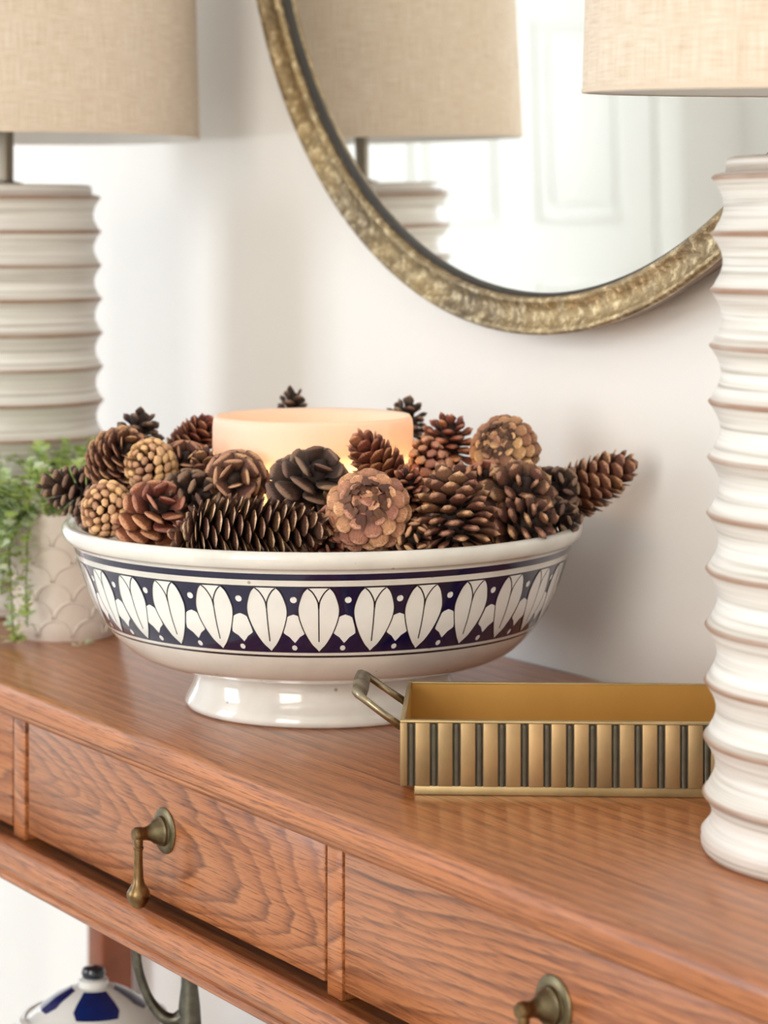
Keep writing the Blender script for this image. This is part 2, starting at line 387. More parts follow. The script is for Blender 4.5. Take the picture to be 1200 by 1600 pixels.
def lamp_body_mesh():
    prof, rid = [], []
    def add(r, z, w=0.0): prof.append((r, z)); rid.append(w)
    add(0, 0); add(.0885, 0); add(.0915, .001, .6); add(.0930, .004); add(.0933, .0065, .3); add(.0926, .0085, .35); add(.0931, .0105, .1)
    z0, dz, n = 0.0320, 0.0312, 12
    # below the lowest ridge: concave
    for t in (0.25, 0.45, 0.65, 0.82, 0.93): add(.0922 - .0052 * math.sin(PI * t), .0105 + (z0 - .0105) * t)
    for k in range(n):
        z = z0 + k * dz; R = .0922 - .0052 * k / 11
        add(R - .0010, z - .0018, .25); add(R - .0003, z - .0009, .9); add(R + .0003, z, 1.0); add(R - .0003, z + .0010, .9); add(R - .0018, z + .0022, .1)
        if k < n - 1:
            R2 = .0922 - .0052 * (k + 1) / 11
            for t in (0.14, 0.26, 0.4, 0.55, 0.7, 0.82, 0.91):
                add(R + (R2 - R) * t - .0068 * math.sin(PI * t) ** 0.85, z + .0012 + (dz - .0024) * t)
    zt = z0 + 11 * dz
    add(.082, zt + .0030, .3); add(.0795, zt + .0034, .5); add(.0790, zt + .0085); add(.0785, zt + .0105, .4); add(.076, zt + .0118); add(0, zt + .0118)
    n = 96
    me, mi = lathe_me('lamp_body', prof, n)
    a = me.attributes.new('ridge', 'FLOAT', 'POINT'); vals = []
    for (r, z), w in zip(prof, rid): vals += [w] * (1 if r < 1e-6 else n)
    a.data.foreach_set('value', vals); return me
body_me = lamp_body_mesh()
def shade_mesh(r0, r1, z0, z1, n=96):
    v, f, uvs = [], [], []
    for r, z in ((r0, z0), (r1, z1)):
        for i in range(n + 1): a = 2 * PI * i / n; v.append((r * math.cos(a), r * math.sin(a), z))
    for i in range(n): f.append((i, i + 1, n + 2 + i, n + 1 + i))
    me = pydata('shade', v, f); uvl = me.uv_layers.new(name='uv')
    for p in me.polygons:
        for li in p.loop_indices:
            vi = me.loops[li].vertex_index; i = vi % (n + 1); uvl.data[li].uv = (i / n, 0.0 if vi < n + 1 else (z1 - z0) / (2 * PI * r0))
    return me
def make_lamp(loc, label, shade_off, tilt=0.0):
    t = empty('table_lamp', loc, label, 'lamp', 'pair of ribbed whitewashed table lamps')
    b = link('lamp_body', body_me, M['whitewash'], t); 
    lathe('lamp_stem', [(0, .386), (.016, .386), (.016, .389), (.0072, .391), (.0072, .50), (.012, .502), (.012, .53), (.0135, .532), (.0135, .57), (0, .572)], M['pole'], t, 24)
    s = link('lamp_shade', shade_mesh(.168, .160, 0, .296), M['linen'], t); s.location = Vector(shade_off) + Vector((0, 0, .424))
    s.rotation_mode = 'QUATERNION'; s.rotation_quaternion = Quaternion(RGT, tilt)
    li = link('shade_lining', shade_mesh(.1668, .1588, .0005, .2955), M['shade_lining'], s)
    bm = bmesh.new(); bm.from_mesh(li.data); bmesh.ops.reverse_faces(bm, faces=bm.faces); bm.to_mesh(li.data); bm.free()
    tr = [(.1664, 0), (.1684, 0), (.1686, .0022), (.1684, .0024), (.1682, .0010), (.1664, .0010)]
    lathe('hem', tr, M['linen'], s, 96)
    lathe('hem', [(.158, .2965), (.161, .2965), (.1612, .2935), (.1606, .2933), (.158, .2955)], M['linen'], s, 96)
    # harp spokes that carry the shade
    for k in range(3):
        a = 2 * PI * k / 3 + .4
        link('shade_spoke', tube_me('spoke', [(.012 * math.cos(a), .012 * math.sin(a), .535), (.10 * math.cos(a), .10 * math.sin(a), .55), (.1605 * math.cos(a), .1605 * math.sin(a), .60)], .0016, 8), M['pole'], t)
    M['bulb'] = M.get('bulb') or plain('frosted_bulb', srgb(245, 243, 238), 0.3)
    lathe('bulb', [(0, .57), (.013, .572), (.015, .585), (.028, .61), (.030, .63), (.022, .65), (0, .658)], M['bulb'], t, 24)
    return t
lamp_r = make_lamp((0.5344, -0.1934, T), 'ribbed whitewashed lamp with linen shade at the near end, in front of brass tray', (0.004, 0.008, -0.0015), 0.038)
lamp_l = make_lamp((-0.5570, -0.2270, T), 'ribbed whitewashed lamp with linen shade standing behind the potted plant', (0.005, 0.010, 0.006))

# ------------------------------------------------------------------ footed bowl
def glaze(name, c, rough=0.12, sp=True):
    m, nt, b = newmat(name); b.inputs['Roughness'].default_value = rough; b.inputs['Coat Weight'].default_value = 0.6; b.inputs['Coat Roughness'].default_value = 0.06
    f = noise(nt, coords(nt), 26, 4); d = tuple(x * .86 for x in c[:3]) + (1,)
    col = ramp(nt, f, [(0.3, d), (0.65, c)])
    if sp:
        vo = N(nt, 'ShaderNodeTexVoronoi'); vo.inputs['Scale'].default_value = 60; nt.links.new(coords(nt), vo.inputs['Vector'])
        col = mix(nt, ramp(nt, vo.outputs['Distance'], [(0.05, (1, 1, 1, 1)), (0.09, (0, 0, 0, 1))]), col, srgb(170, 160, 150))
    nt.links.new(col, b.inputs['Base Color']); bump(nt, b, noise(nt, coords(nt, (4, 4, 60)), 3, 2), 0.03, 0.002); return m
M['white_glaze'] = glaze('white_glaze', srgb(232, 228, 219))
M['paint_white'] = glaze('white_motif_glaze', srgb(242, 240, 235), 0.15)
M['navy'] = glaze('cobalt_glaze', srgb(12, 10, 58), 0.14, False)
M['ink'] = glaze('black_line_glaze', srgb(14, 13, 26), 0.16, False)
BX, BY = 0.0, -0.223
bowl = empty('footed_bowl', (BX, BY, T), 'white footed bowl with a navy petal band, holding pine cones', 'bowl')
ZB, ZTP = 0.0632, 0.1106
P0 = [(0, .004), (.088, .004), (.090, .0), (.098, 0), (.1008, .0016), (.1012, .0050), (.0985, .0095), (.0955, .0150), (.0938, .0215), (.0932, .0290), (.0955, .0325), (.110, .0340), (.120, .0350), (.129, .0372), (.1364, .0405),
      (.1424, .0445), (.1490, .0505), (.1543, .0562), (.1566, .0596), (.1578, .0612), (.1589, ZB), (.1606, .0655), (.1640, .0708), (.1668, .0765), (.1692, .0815), (.1714, .0870), (.1738, .0940), (.1762, .1010), (.1780, .1060), (.1795, .1098), (.1798, ZTP),
      (.1806, .1136), (.1812, .1146), (.1822, .1190), (.1828, .1202), (.1840, .1216), (.1856, .1222), (.1868, .1222), (.1882, .1234), (.1896, .1258), (.1904, .1285), (.1903, .1312), (.1892, .1332), (.1872, .1343), (.1845, .1340), (.1820, .1322), (.1795, .128), (.176, .115), (.168, .092), (.155, .070), (.130, .052), (.10, .045), (0, .043)]
me, mi = lathe_me('bowl_body', P0, 160)
ob = link('bowl_body', me, [M['white_glaze'], M['navy'], M['ink']], bowl)
for p, k in zip(me.polygons, mi):
    z = (P0[k][1] + P0[k + 1][1]) / 2; out = 15 < k < 34
    if out and (ZB < z < .1098 or .1146 < z < .1190): p.material_index = 1
    elif out and (.0596 < z < .0612 or .1098 < z < ZTP): p.material_index = 2
sharp(ob, 60)
outer = [(z, r) for r, z in P0[16:34]]
def bowl_r(z):
    for (za, ra), (zb, rb) in zip(outer, outer[1:]):
        if za <= z <= zb: return ra + (rb - ra) * (z - za) / max(1e-9, zb - za)
    return outer[-1][1]
NP = 30; PER = 2 * PI / NP
def uv2(u, v, off=.00035):
    z = ZB + v * (ZTP - .0008 - ZB); a = u * PER; r = bowl_r(z) + off
    return (r * math.cos(a), r * math.sin(a), z + off * .2)
def rowshape(V, F, MI, rows, mi, off, nc=6):
    b0 = len(V)
    for v, ul, ur in rows:
        for c in range(nc + 1): V.append(uv2(ul + (ur - ul) * c / nc, v, off))
    for i in range(len(rows) - 1):
        for c in range(nc):
            a = b0 + i * (nc + 1) + c; F.append((a, a + 1, a + nc + 2, a + nc + 1)); MI.append(mi)
def stroke(V, F, MI, pts, w, mi, off):
    b0 = len(V)
    for i, (u, v) in enumerate(pts):
        p, q = pts[max(i - 1, 0)], pts[min(i + 1, len(pts) - 1)]
        du, dv = (q[0] - p[0]) * .77, (q[1] - p[1]); l = math.hypot(du, dv) or 1
        nu, nv = -dv / l, du / l
        for s in (-1, 1): V.append(uv2(u + s * nu * w / .77, min(.995, max(.005, v + s * nv * w)), off))
    for i in range(len(pts) - 1):
        a = b0 + 2 * i; F.append((a, a + 1, a + 3, a + 2)); MI.append(mi)
def dense(pts, k=3):
    out = []
    for i in range(len(pts) - 1):
        p0, p1, p2, p3 = pts[max(i - 1, 0)], pts[i], pts[i + 1], pts[min(i + 2, len(pts) - 1)]
        for j in range(k):
            t = j / k
            out.append(tuple(.5 * (2 * b + (c - a) * t + (2 * a - 5 * b + 4 * c - d) * t * t + (3 * b - a - 3 * c + d) * t ** 3) for a, b, c, d in zip(p0, p1, p2, p3)))
    return out + [pts[-1]]
U = lambda x: (x - 480) / 478.0
Vv = lambda y: (1085 - y) / 620.0
half = dense([(U(480), Vv(1078)), (U(455), Vv(1048)), (U(420), Vv(1010)), (U(385), Vv(955)), (U(350), Vv(885)), (U(320), Vv(800)), (U(302), Vv(720)), (U(302), Vv(650)), (U(325), Vv(565)), (U(352), Vv(505)), (U(385), Vv(470))], 3)
def finish(name, V, F, MI):
    me = pydata(name, V, F); 
    for m in (M['paint_white'], M['ink']): me.materials.append(m)
    me.polygons.foreach_set('material_index', MI); me.polygons.foreach_set('use_smooth', [True] * len(F)); return me
V, F, MI = [], [], []
rowshape(V, F, MI, [(v, u, -u) for u, v in half], 0, .0003, 10)
for s in (1, -1):
    stroke(V, F, MI, [(s * u, v) for u, v in half], .0085, 1, .00042)
    stroke(V, F, MI, [(s * u, v) for u, v in dense([(U(390), Vv(472)), (U(425), Vv(505)), (U(455), Vv(555)), (U(474), Vv(605)), (U(479), Vv(660))])], .010, 1, .00042)
stroke(V, F, MI, [(0.0, Vv(y)) for y in (600, 680, 760, 840, 920, 975)], .009, 1, .00042)
petal_me = finish('petal', V, F, MI)
V, F, MI = [], [], []
bud = [(715, 0), (730, 40), (745, 62), (800, 78), (850, 92), (890, 98), (905, 82), (930, 45), (955, 26), (985, 0)]
rowshape(V, F, MI, [(Vv(y), .5 - h / 478, .5 + h / 478) for y, h in reversed(bud)], 0, .0003, 6)
bud_me = finish('bud', V, F, MI)
def dot(cx, cy, r):
    V, F, MI = [], [], []
    rowshape(V, F, MI, [(Vv(cy - r * math.cos(t)), .5 + (cx - 720) / 478 - r * math.sin(t) / 478, .5 + (cx - 720) / 478 + r * math.sin(t) / 478) for t in [PI * i / 8 for i in range(9)]], 0, .0003, 4)
    return finish('dot', V, F, MI)
dot_a, dot_b = dot(722, 580, 29), dot(712, 1035, 25)
A0 = math.atan2(CAM.y - BY, CAM.x - BX) - math.radians(0.8)
for k in range(NP):
    for nm, mm in (('petal', petal_me), ('bud', bud_me), ('dot', dot_a), ('dot', dot_b)):
        o = bpy.data.objects.new(nm, mm); COL.objects.link(o); o.parent = bowl; o.rotation_euler = (0, 0, A0 + k * PER + random.uniform(-.008, .008))

# ------------------------------------------------------------------ candle
def wax():
    m, nt, b = newmat('ivory_wax')
    b.inputs['Base Color'].default_value = srgb(255, 240, 230); b.inputs['Roughness'].default_value = 0.5
    tr = N(nt, 'ShaderNodeBsdfTranslucent'); tr.inputs[0].default_value = srgb(255, 232, 200)
    mx = N(nt, 'ShaderNodeMixShader'); mx.inputs[0].default_value = 0.45
    nt.links.new(b.outputs[0], mx.inputs[1]); nt.links.new(tr.outputs[0], mx.inputs[2])
    nt.links.new(mx.outputs[0], nt.nodes['Material Output'].inputs[0]); return m
M['wax'] = wax()
DB = 1.7841
cc = at(489, 648, DB)
candle = empty('pillar_candle', (cc.x, cc.y, T + .0432), 'wide glowing ivory pillar candle standing among pine cones', 'candle')
CZ = cc.z - T - .0432
rw = random.Random(5)
lathe('wax_body', [(.0710, 0), (.0735, .002), (.0736, CZ - .008), (.0730, CZ - .003), (.0712, CZ), (.0690, CZ - .0008), (.0675, CZ - .004), (.0660, CZ - .012), (.064, CZ - .030), (.060, CZ - .036), (0, CZ - .037)], M['wax'], candle, 96, 80)
M['housing'] = plain('ivory_plastic_housing', srgb(196, 182, 164), 0.6)
lathe('battery_housing', [(0, .003), (.0715, .003), (.0725, .006), (.0725, CZ - .076), (.070, CZ - .074), (0, CZ - .074)], M['housing'], candle, 64)  # unseen core, added to keep candle light off the lower wax
M['wick'] = plain('burnt_wick', srgb(50, 42, 36), 0.8)
link('wick', tube_me('wick', [(.0, .0, CZ - .037), (.001, 0, CZ - .030), (.003, .001, CZ - .022)], .0013, 8), M['wick'], candle)
def flame():
    m, nt, b = newmat('warm_led_flame'); b.inputs['Base Color'].default_value = srgb(255, 200, 120)
    b.inputs['Emission Color'].default_value = srgb(255, 190, 105); b.inputs['Emission Strength'].default_value = 4; return m
M['flame'] = flame()
fl = lathe('flame_tip', [(0, 0), (.003, .002), (.0042, .006), (.003, .011), (.0012, .015), (0, .017)], M['flame'], candle, 16); fl.location = (.003, .001, CZ - .022 - .001)
pl = bpy.data.lights.new('candle_light', 'POINT'); pl.energy = 0.36; pl.color = (1.0, .72, .40); pl.shadow_soft_size = .012
po = bpy.data.objects.new('candle_light', pl); COL.objects.link(po); po.parent = candle; 
cdv = cdir(0.5, 0, 0.75) * .03
po.location = (cdv.x, cdv.y, CZ - .052)

# ------------------------------------------------------------------ pine cones
def scale_me(name, rows, cup=0.0, mat=None, umbo=0.04):
    """one woody scale along +Y, unit length/width/thickness; rows = (y, width, thickness, z offset)"""
    V, F = [], []
    for y, w, t, zo in rows:
        for x, z in ((-.5, 0), (-.27, .5), (.27, .5), (.5, 0), (.27, -.5), (-.27, -.5)):
            V.append((x * w, y, z * t + zo + cup * (x * 2) ** 2 * w))
    for i in range(len(rows) - 1):
        for k in range(6):
            q = (k + 1) % 6; F.append((i * 6 + k, (i + 1) * 6 + k, (i + 1) * 6 + q, i * 6 + q))
    m = len(rows) - 1; y, w, t, zo = rows[-1]
    c = len(V); V.append((0, y + umbo, zo))
    for k in range(6): F.append((m * 6 + k, c, m * 6 + (k + 1) % 6))
    me = pydata(name, V, F)
    me.materials.append(mat); me.polygons.foreach_set('use_smooth', [True] * len(F)); return me
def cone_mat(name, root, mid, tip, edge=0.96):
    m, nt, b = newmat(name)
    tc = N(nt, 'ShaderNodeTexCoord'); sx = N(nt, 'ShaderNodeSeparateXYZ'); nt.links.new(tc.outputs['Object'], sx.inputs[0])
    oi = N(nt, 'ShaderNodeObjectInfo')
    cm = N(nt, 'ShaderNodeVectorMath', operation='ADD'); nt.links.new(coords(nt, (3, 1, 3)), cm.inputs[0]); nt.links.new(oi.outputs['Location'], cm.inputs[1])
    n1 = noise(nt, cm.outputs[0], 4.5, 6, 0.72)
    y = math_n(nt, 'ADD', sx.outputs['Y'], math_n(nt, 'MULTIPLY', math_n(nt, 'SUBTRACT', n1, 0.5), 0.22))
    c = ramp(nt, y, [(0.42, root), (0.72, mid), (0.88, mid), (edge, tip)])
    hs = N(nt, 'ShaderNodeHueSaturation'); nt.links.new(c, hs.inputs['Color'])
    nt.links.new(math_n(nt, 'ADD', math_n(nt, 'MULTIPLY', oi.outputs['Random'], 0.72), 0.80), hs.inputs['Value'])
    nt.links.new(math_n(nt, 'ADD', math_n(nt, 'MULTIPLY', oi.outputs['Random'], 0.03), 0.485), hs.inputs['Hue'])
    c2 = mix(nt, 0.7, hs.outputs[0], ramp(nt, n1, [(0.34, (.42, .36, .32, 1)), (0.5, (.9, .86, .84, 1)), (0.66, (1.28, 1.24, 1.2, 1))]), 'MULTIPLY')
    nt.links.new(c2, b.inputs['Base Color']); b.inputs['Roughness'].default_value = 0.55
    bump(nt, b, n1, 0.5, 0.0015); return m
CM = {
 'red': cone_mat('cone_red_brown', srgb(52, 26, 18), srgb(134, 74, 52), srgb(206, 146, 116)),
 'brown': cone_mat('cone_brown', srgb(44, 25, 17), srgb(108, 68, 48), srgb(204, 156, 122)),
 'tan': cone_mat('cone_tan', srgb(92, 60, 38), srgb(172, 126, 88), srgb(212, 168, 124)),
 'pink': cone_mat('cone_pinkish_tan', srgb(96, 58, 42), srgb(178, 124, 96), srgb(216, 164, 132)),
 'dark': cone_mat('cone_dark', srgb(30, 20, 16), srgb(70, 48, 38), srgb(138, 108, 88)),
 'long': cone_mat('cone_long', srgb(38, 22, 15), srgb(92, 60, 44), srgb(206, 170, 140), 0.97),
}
CORE = plain('cone_core', srgb(46, 28, 20), 0.8, nscale=120, namp=0.2)
SH = {
 'thick': [(0, .30, .35, 0), (.50, .56, .42, 0), (.78, .92, .70, 0), (.93, 1.02, 1.0, .05), (1.0, .74, .55, .08)],
 'thin': [(0, .35, .30, -.1), (.45, .85, .40, -.15), (.75, 1.05, .45, -.05), (.92, .85, .40, .12), (1.0, .40, .25, .22)],
 'flat': [(0, .32, .50, -.2), (.45, .62, .60, -.1), (.74, .98, .75, 0), (.93, 1.0, .90, .25), (1.0, .66, .50, .35)],
 'round': [(0, .35, .40, 0), (.50, .80, .50, 0), (.78, 1.0, .70, 0), (.93, .80, .80, .02), (1.0, .42, .45, .02)],
 'pointed': [(0, .30, .35, 0), (.50, .60, .45, 0), (.76, 1.0, .85, 0), (.90, .62, .75, .05), (1.0, .12, .25, .1)],
}
SM = {}
def get_scale(shape, mat):
    if (shape, mat) not in SM: SM[shape, mat] = scale_me('scale_' + shape, SH[shape], {'thin': .18, 'round': -.06}.get(shape, .08), CM[mat], .05)
    return SM[shape, mat]
core_cache = {}
def pine_cone(center, axis, L, R, form, mat, n, label, seed, shape=None):
    rg = random.Random(seed)
    zax = axis.normalized(); xa = zax.orthogonal().normalized(); ya = zax.cross(xa)
    base = center - zax * (L / 2)
    t = empty('pine_cone', (0, 0, 0), label, 'pine cone', 'pine cones heaped in the bowl')
    t.matrix_world = Matrix(((xa.x, ya.x, zax.x, base.x), (xa.y, ya.y, zax.y, base.y), (xa.z, ya.z, zax.z, base.z), (0, 0, 0, 1)))
    # outer profile from base pole to tip, sampled by area
    K = 80; pr = []
    for i in range(K + 1):
        ph = PI * i / K; z = L / 2 - L / 2 * math.cos(ph)
        if form in ('spruce', 'plate'): r = R * (math.sin(ph) ** 0.75) * (1 + .22 * math.cos(ph)) / 1.05
        elif form == 'rose': r = R * (math.sin(ph) ** (.62 if ph < PI / 2 else .95)) * (1 + .30 * math.cos(ph)) / 1.14
        elif form == 'open': r = R * (math.sin(ph) ** 0.85) * (1 + .30 * math.cos(ph)) / 1.07
        else: r = R * (math.sin(ph) ** 0.9) * (1 + .40 * math.cos(ph)) / 1.10
        pr.append((max(r, 1e-5), z))
    cum = [0]
    for (r0, z0), (r1, z1) in zip(pr, pr[1:]): cum.append(cum[-1] + PI * (r0 + r1) * math.hypot(r1 - r0, z1 - z0))
    A = cum[-1]; sp = math.sqrt(A / n)
    me = core_cache.get('core')
    if me is None:
        me, _ = lathe_me('core', [(0, .10), (.22, .16), (.34, .35), (.30, .6), (.18, .82), (0, .93)], 10); core_cache['core'] = me
        me.materials.append(CORE); me.polygons.foreach_set('use_smooth', [True] * len(me.polygons))
    co = bpy.data.objects.new('core', me); COL.objects.link(co); co.parent = t; co.scale = (R, R, L)
    shp = shape or {'spruce': 'thin', 'open': 'thick', 'closed': 'thick', 'plate': 'thin', 'rose': 'round'}[form]
    sm = get_scale(shp, mat)
    j = 0
    for i in range(n):
        target = A * (i + .5) / n
        while cum[j + 1] < target: j += 1
        q = (target - cum[j]) / (cum[j + 1] - cum[j])
        r = pr[j][0] + (pr[j + 1][0] - pr[j][0]) * q; z = pr[j][1] + (pr[j + 1][1] - pr[j][1]) * q
        an = i * 2.399963 + rg.uniform(-.07, .07)
        jr = 1 + rg.uniform(-.06, .05) * (1.6 if form == 'open' else .6)
        zz = z - L / 2
        rose = form == 'rose' and zz < .02 * L
        if form == 'spruce': zr = max(zz - .26 * L, -.36 * L); wf, tf = 1.42, .20
        elif form == 'plate': zr = max(zz - .115 * L, -.40 * L); wf, tf = 1.55, .13
        elif form in ('open', 'rose'): zr = .50 * zz - .04 * L; wf, tf = 1.08, .36
        else: zr = .42 * zz; wf, tf = 1.16, .74
        tip = Vector((r * jr * math.cos(an), r * jr * math.sin(an), z)); root = Vector((.10 * R * math.cos(an), .10 * R * math.sin(an), zr + L / 2))
        if rose:                                   # base of the cone: scales lie over each other like petals
            sl = Vector((pr[j + 1][0] - pr[j][0], 0, pr[j + 1][1] - pr[j][1])).normalized()
            k_ = min(1.0, max(0.0, (zz + .5 * L) / (.5 * L)))
            dr = Vector((sl.x, 0, sl.z)) * (1 - .55 * k_) + Vector((sl.z, 0, -sl.x)) * (.22 + .75 * k_); dr.normalize()
            dv = Vector((dr.x * math.cos(an), dr.x * math.sin(an), dr.z))
            root = tip - dv * (sp * (1.5 + 1.2 * k_)); wf, tf = 1.50, .30
        d = tip - root; ln = d.length; d.normalize()
        tg = Vector((-math.sin(an), math.cos(an), 0)); nz = tg.cross(d).normalized()
        if nz.z < 0 and abs(nz.z) > 1e-4: pass
        tg = d.cross(nz).normalized()
        w = sp * wf * rg.uniform(.9, 1.1)
        # scales shrink towards both poles
        ph = min(z, L - z) / L; w *= 0.72 + 0.28 * min(1, ph * 5)
        o = bpy.data.objects.new('scale', sm); COL.objects.link(o); o.parent = t
        th = w * tf
        if shp == 'flat': w *= 1.22; th *= .62
        o.matrix_local = Matrix(((tg.x * w, d.x * ln, nz.x * th, root.x), (tg.y * w, d.y * ln, nz.y * th, root.y), (tg.z * w, d.z * ln, nz.z * th, root.z), (0, 0, 0, 1)))
    return t
CONES = [
 # px, py, depth offset, L, R, form, colour, n, tip direction (right, up, towards), label, shape
 (402, 826, -.150, .093, .0215, 'plate', 'long', 130, (1, .02, .10), 'longest pine cone, lying sideways along the front rim of the bowl', None),
 (576, 808, -.126, .050, .0285, 'rose', 'pink', 92, (.03, -.50, -.84), 'tan pine cone at front centre turned with its round base to the front', None),
 (708, 796, -.125, .068, .0275, 'open', 'brown', 78, (-.08, .88, -.45), 'upright open brown pine cone right of the front centre tan one', 'pointed'),
 (592, 729, -.092, .056, .0175, 'spruce', 'red', 85, (-.55, .78, .10), 'slender reddish pine cone pointing up in front of the candle', None),
 (487, 756, -.108, .052, .0290, 'open', 'dark', 46, (.35, .70, .45), 'dark wide open pine cone in front of the candle above the longest cone', 'flat'),
 (368, 750, -.085, .042, .0210, 'open', 'brown', 42, (.0, .15, .97), 'small round pine cone facing forward at the candle left edge', 'flat'),
 (243, 806, -.095, .050, .0265, 'open', 'red', 60, (.38, .62, .55), 'wide open reddish pine cone at the front left rim', 'flat'),
 (177, 797, -.082, .036, .0190, 'closed', 'tan', 85, (.65, -.15, -.70), 'small pale tan pine cone showing its base at the left rim', None),
 (132, 772, -.018, .068, .0195, 'open', 'dark', 80, (-.95, .28, .02), 'dark pine cone sticking out over the far left rim', None),
 (155, 803, -.040, .040, .0170, 'open', 'dark', 55, (-.5, .1, .8), 'blackish pine cone tucked below the one over the far left rim', None),
 (188, 714, -.035, .052, .0215, 'spruce', 'brown', 85, (.40, .45, .75), 'brown pine cone with reddish tip on top of the left heap', None),
 (244, 730, -.050, .040, .0180, 'closed', 'tan', 85, (.55, -.35, -.70), 'tan knobbly pine cone on the left heap above the wide open reddish one', None),
 (288, 726, -.035, .040, .0185, 'open', 'brown', 50, (.2, .55, .75), 'brown pine cone beside the tan knobbly one, left of the candle', 'flat'),
 (305, 778, -.085, .046, .0205, 'open', 'dark', 46, (.5, .2, .7), 'dark open pine cone between the wide open reddish one and the longest cone', None),
 (303, 688, .035, .042, .0160, 'spruce', 'red', 75, (.55, .75, .2), 'reddish pine cone half hidden behind the left edge of the candle', None),
 (214, 684, .030, .044, .0200, 'open', 'dark', 44, (.25, .92, .15), 'dark spiky pine cone rising at the back of the left heap', 'pointed'),
 (326, 745, -.060, .044, .0120, 'spruce', 'brown', 60, (-.25, .95, .1), 'narrow brown pine cone standing beside the small round one', None),
 (700, 694, .020, .046, .0235, 'open', 'red', 66, (.05, .95, .20), 'spiky reddish pine cone just right of the candle', 'pointed'),
 (674, 738, -.050, .054, .0180, 'closed', 'red', 95, (-.25, .90, .30), 'reddish closed pine cone leaning against the candle right edge', None),
 (796, 711, -.015, .046, .0250, 'rose', 'tan', 105, (.42, -.50, -.75), 'large round tan pine cone base on top of the right heap', None),
 (812, 772, -.070, .050, .0265, 'open', 'brown', 50, (.25, .55, .80), 'brown open pine cone below the large round tan base', 'pointed'),
 (822, 822, -.095, .046, .0225, 'open', 'brown', 46, (.72, .42, .30), 'brown pine cone with long pointed scales at the front right rim', 'pointed'),
 (862, 770, -.030, .044, .0210, 'open', 'dark', 50, (.55, .55, .60), 'dark brown pine cone next to the one sticking out at right', None),
 (925, 756, -.004, .070, .0190, 'spruce', 'brown', 95, (.85, .50, .12), 'long brown pine cone sticking out over the right rim', None),
 (757, 757, -.045, .040, .0180, 'open', 'red', 50, (.1, .6, .75), 'red brown pine cone between the upright one and the right heap', None),
 (640, 768, -.108, .042, .0140, 'open', 'red', 56, (-.15, .85, .40), 'small dark red pine cone behind the front centre tan one', 'pointed'),
 (527, 818, -.130, .036, .0150, 'open', 'red', 44, (.0, .3, .95), 'small reddish pine cone wedged between the longest and the front tan one', None),
 (642, 842, -.134, .036, .0150, 'open', 'brown', 44, (.35, .2, .9), 'small brown pine cone low between the front tan one and the upright one', None),
 (512, 846, -.128, .036, .0140, 'open', 'red', 44, (.2, -.1, .95), 'tiny reddish pine cone under the tip of the longest cone', None),
 (306, 838, -.132, .038, .0145, 'spruce', 'brown', 60, (-.9, -.05, .35), 'small brown pine cone at the blunt left end of the longest cone', None),
 (456, 648, .115, .044, .0150, 'open', 'dark', 44, (.05, .98, .0), 'dark pine cone tip peeking over the candle from behind', 'pointed'),
 (632, 665, .088, .046, .0190, 'open', 'dark', 50, (.25, .92, .0), 'dark spiky pine cone behind the right edge of the candle', 'pointed'),
 (870, 812, -.055, .038, .0160, 'open', 'dark', 46, (.7, .2, .6), 'dark pine cone low at the right rim below the one sticking out', None),
]
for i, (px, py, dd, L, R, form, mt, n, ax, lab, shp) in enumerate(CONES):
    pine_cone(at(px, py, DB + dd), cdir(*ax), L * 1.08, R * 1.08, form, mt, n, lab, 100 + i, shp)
# lower layer: an outer ring that carries the heap, dark glimpses between the upper ones
rl = random.Random(21)
for k in range(6):  # inner front ring, added to block candle light leaking between the cones
    a = A0 + (k - 2.5) * .62
    c = Vector((BX + .103 * math.cos(a), BY + .103 * math.sin(a), T + .098 + .004 * (k % 2)))
    pine_cone(c, Vector((-math.sin(a), math.cos(a), .1)), .056, .0200, 'open', 'dark', 44, 'dark pine cone in the lower layer, glimpsed between the upper pine cones', 400 + k)
for k in range(11):
    a = 2 * PI * k / 11 + .25
    c = Vector((BX + .128 * math.cos(a), BY + .128 * math.sin(a), T + .106))
    pine_cone(c, Vector((-math.sin(a), math.cos(a), rl.uniform(-.1, .2))), .064, .0230, 'open', 'dark', 48, 'dark pine cone in the lower layer, glimpsed between the upper pine cones', 300 + k)

# ------------------------------------------------------------------ brass tray
def brass(name, c1, c2, rough, sc=20):
    m, nt, b = newmat(name); f = noise(nt, coords(nt, (1, 1, .5)), sc, 5, 0.6)
    nt.links.new(ramp(nt, f, [(0.3, c1), (0.7, c2)]), b.inputs['Base Color'])
    b.inputs['Metallic'].default_value = 0.65; b.inputs['Roughness'].default_value = rough; bump(nt, b, f, 0.06, 0.001); return m
M['brass'] = brass('aged_brass', srgb(124, 106, 74), srgb(182, 150, 106), 0.44)
M['brass_edge'] = brass('worn_brass_edge', srgb(146, 126, 86), srgb(188, 164, 118), 0.36)
M['brass_in'] = brass('golden_brass_inside', srgb(184, 140, 70), srgb(200, 156, 84), 0.5, 9)
M['groove'] = plain('blackened_groove', srgb(92, 86, 72), 0.45, 0.6, nscale=80, namp=0.15)
M['pewter'] = metal('tarnished_handle', srgb(112, 100, 80), srgb(186, 174, 146), 0.34, 60, 0.2)
ex = Vector((0.5790, 0.8153, 0)); rz = math.atan2(ex.y, ex.x)
org = Vector((0.2800, -0.3388, T))                      # front left corner of the body
tray = empty('brass_tray', org, 'oblong brass tray with dark vertical flutes and a loop handle', 'tray', rz=rz)
TL, TD, THH, TB = 0.268, 0.130, 0.0465, 0.0062
pitch = .01383; gw = .0047
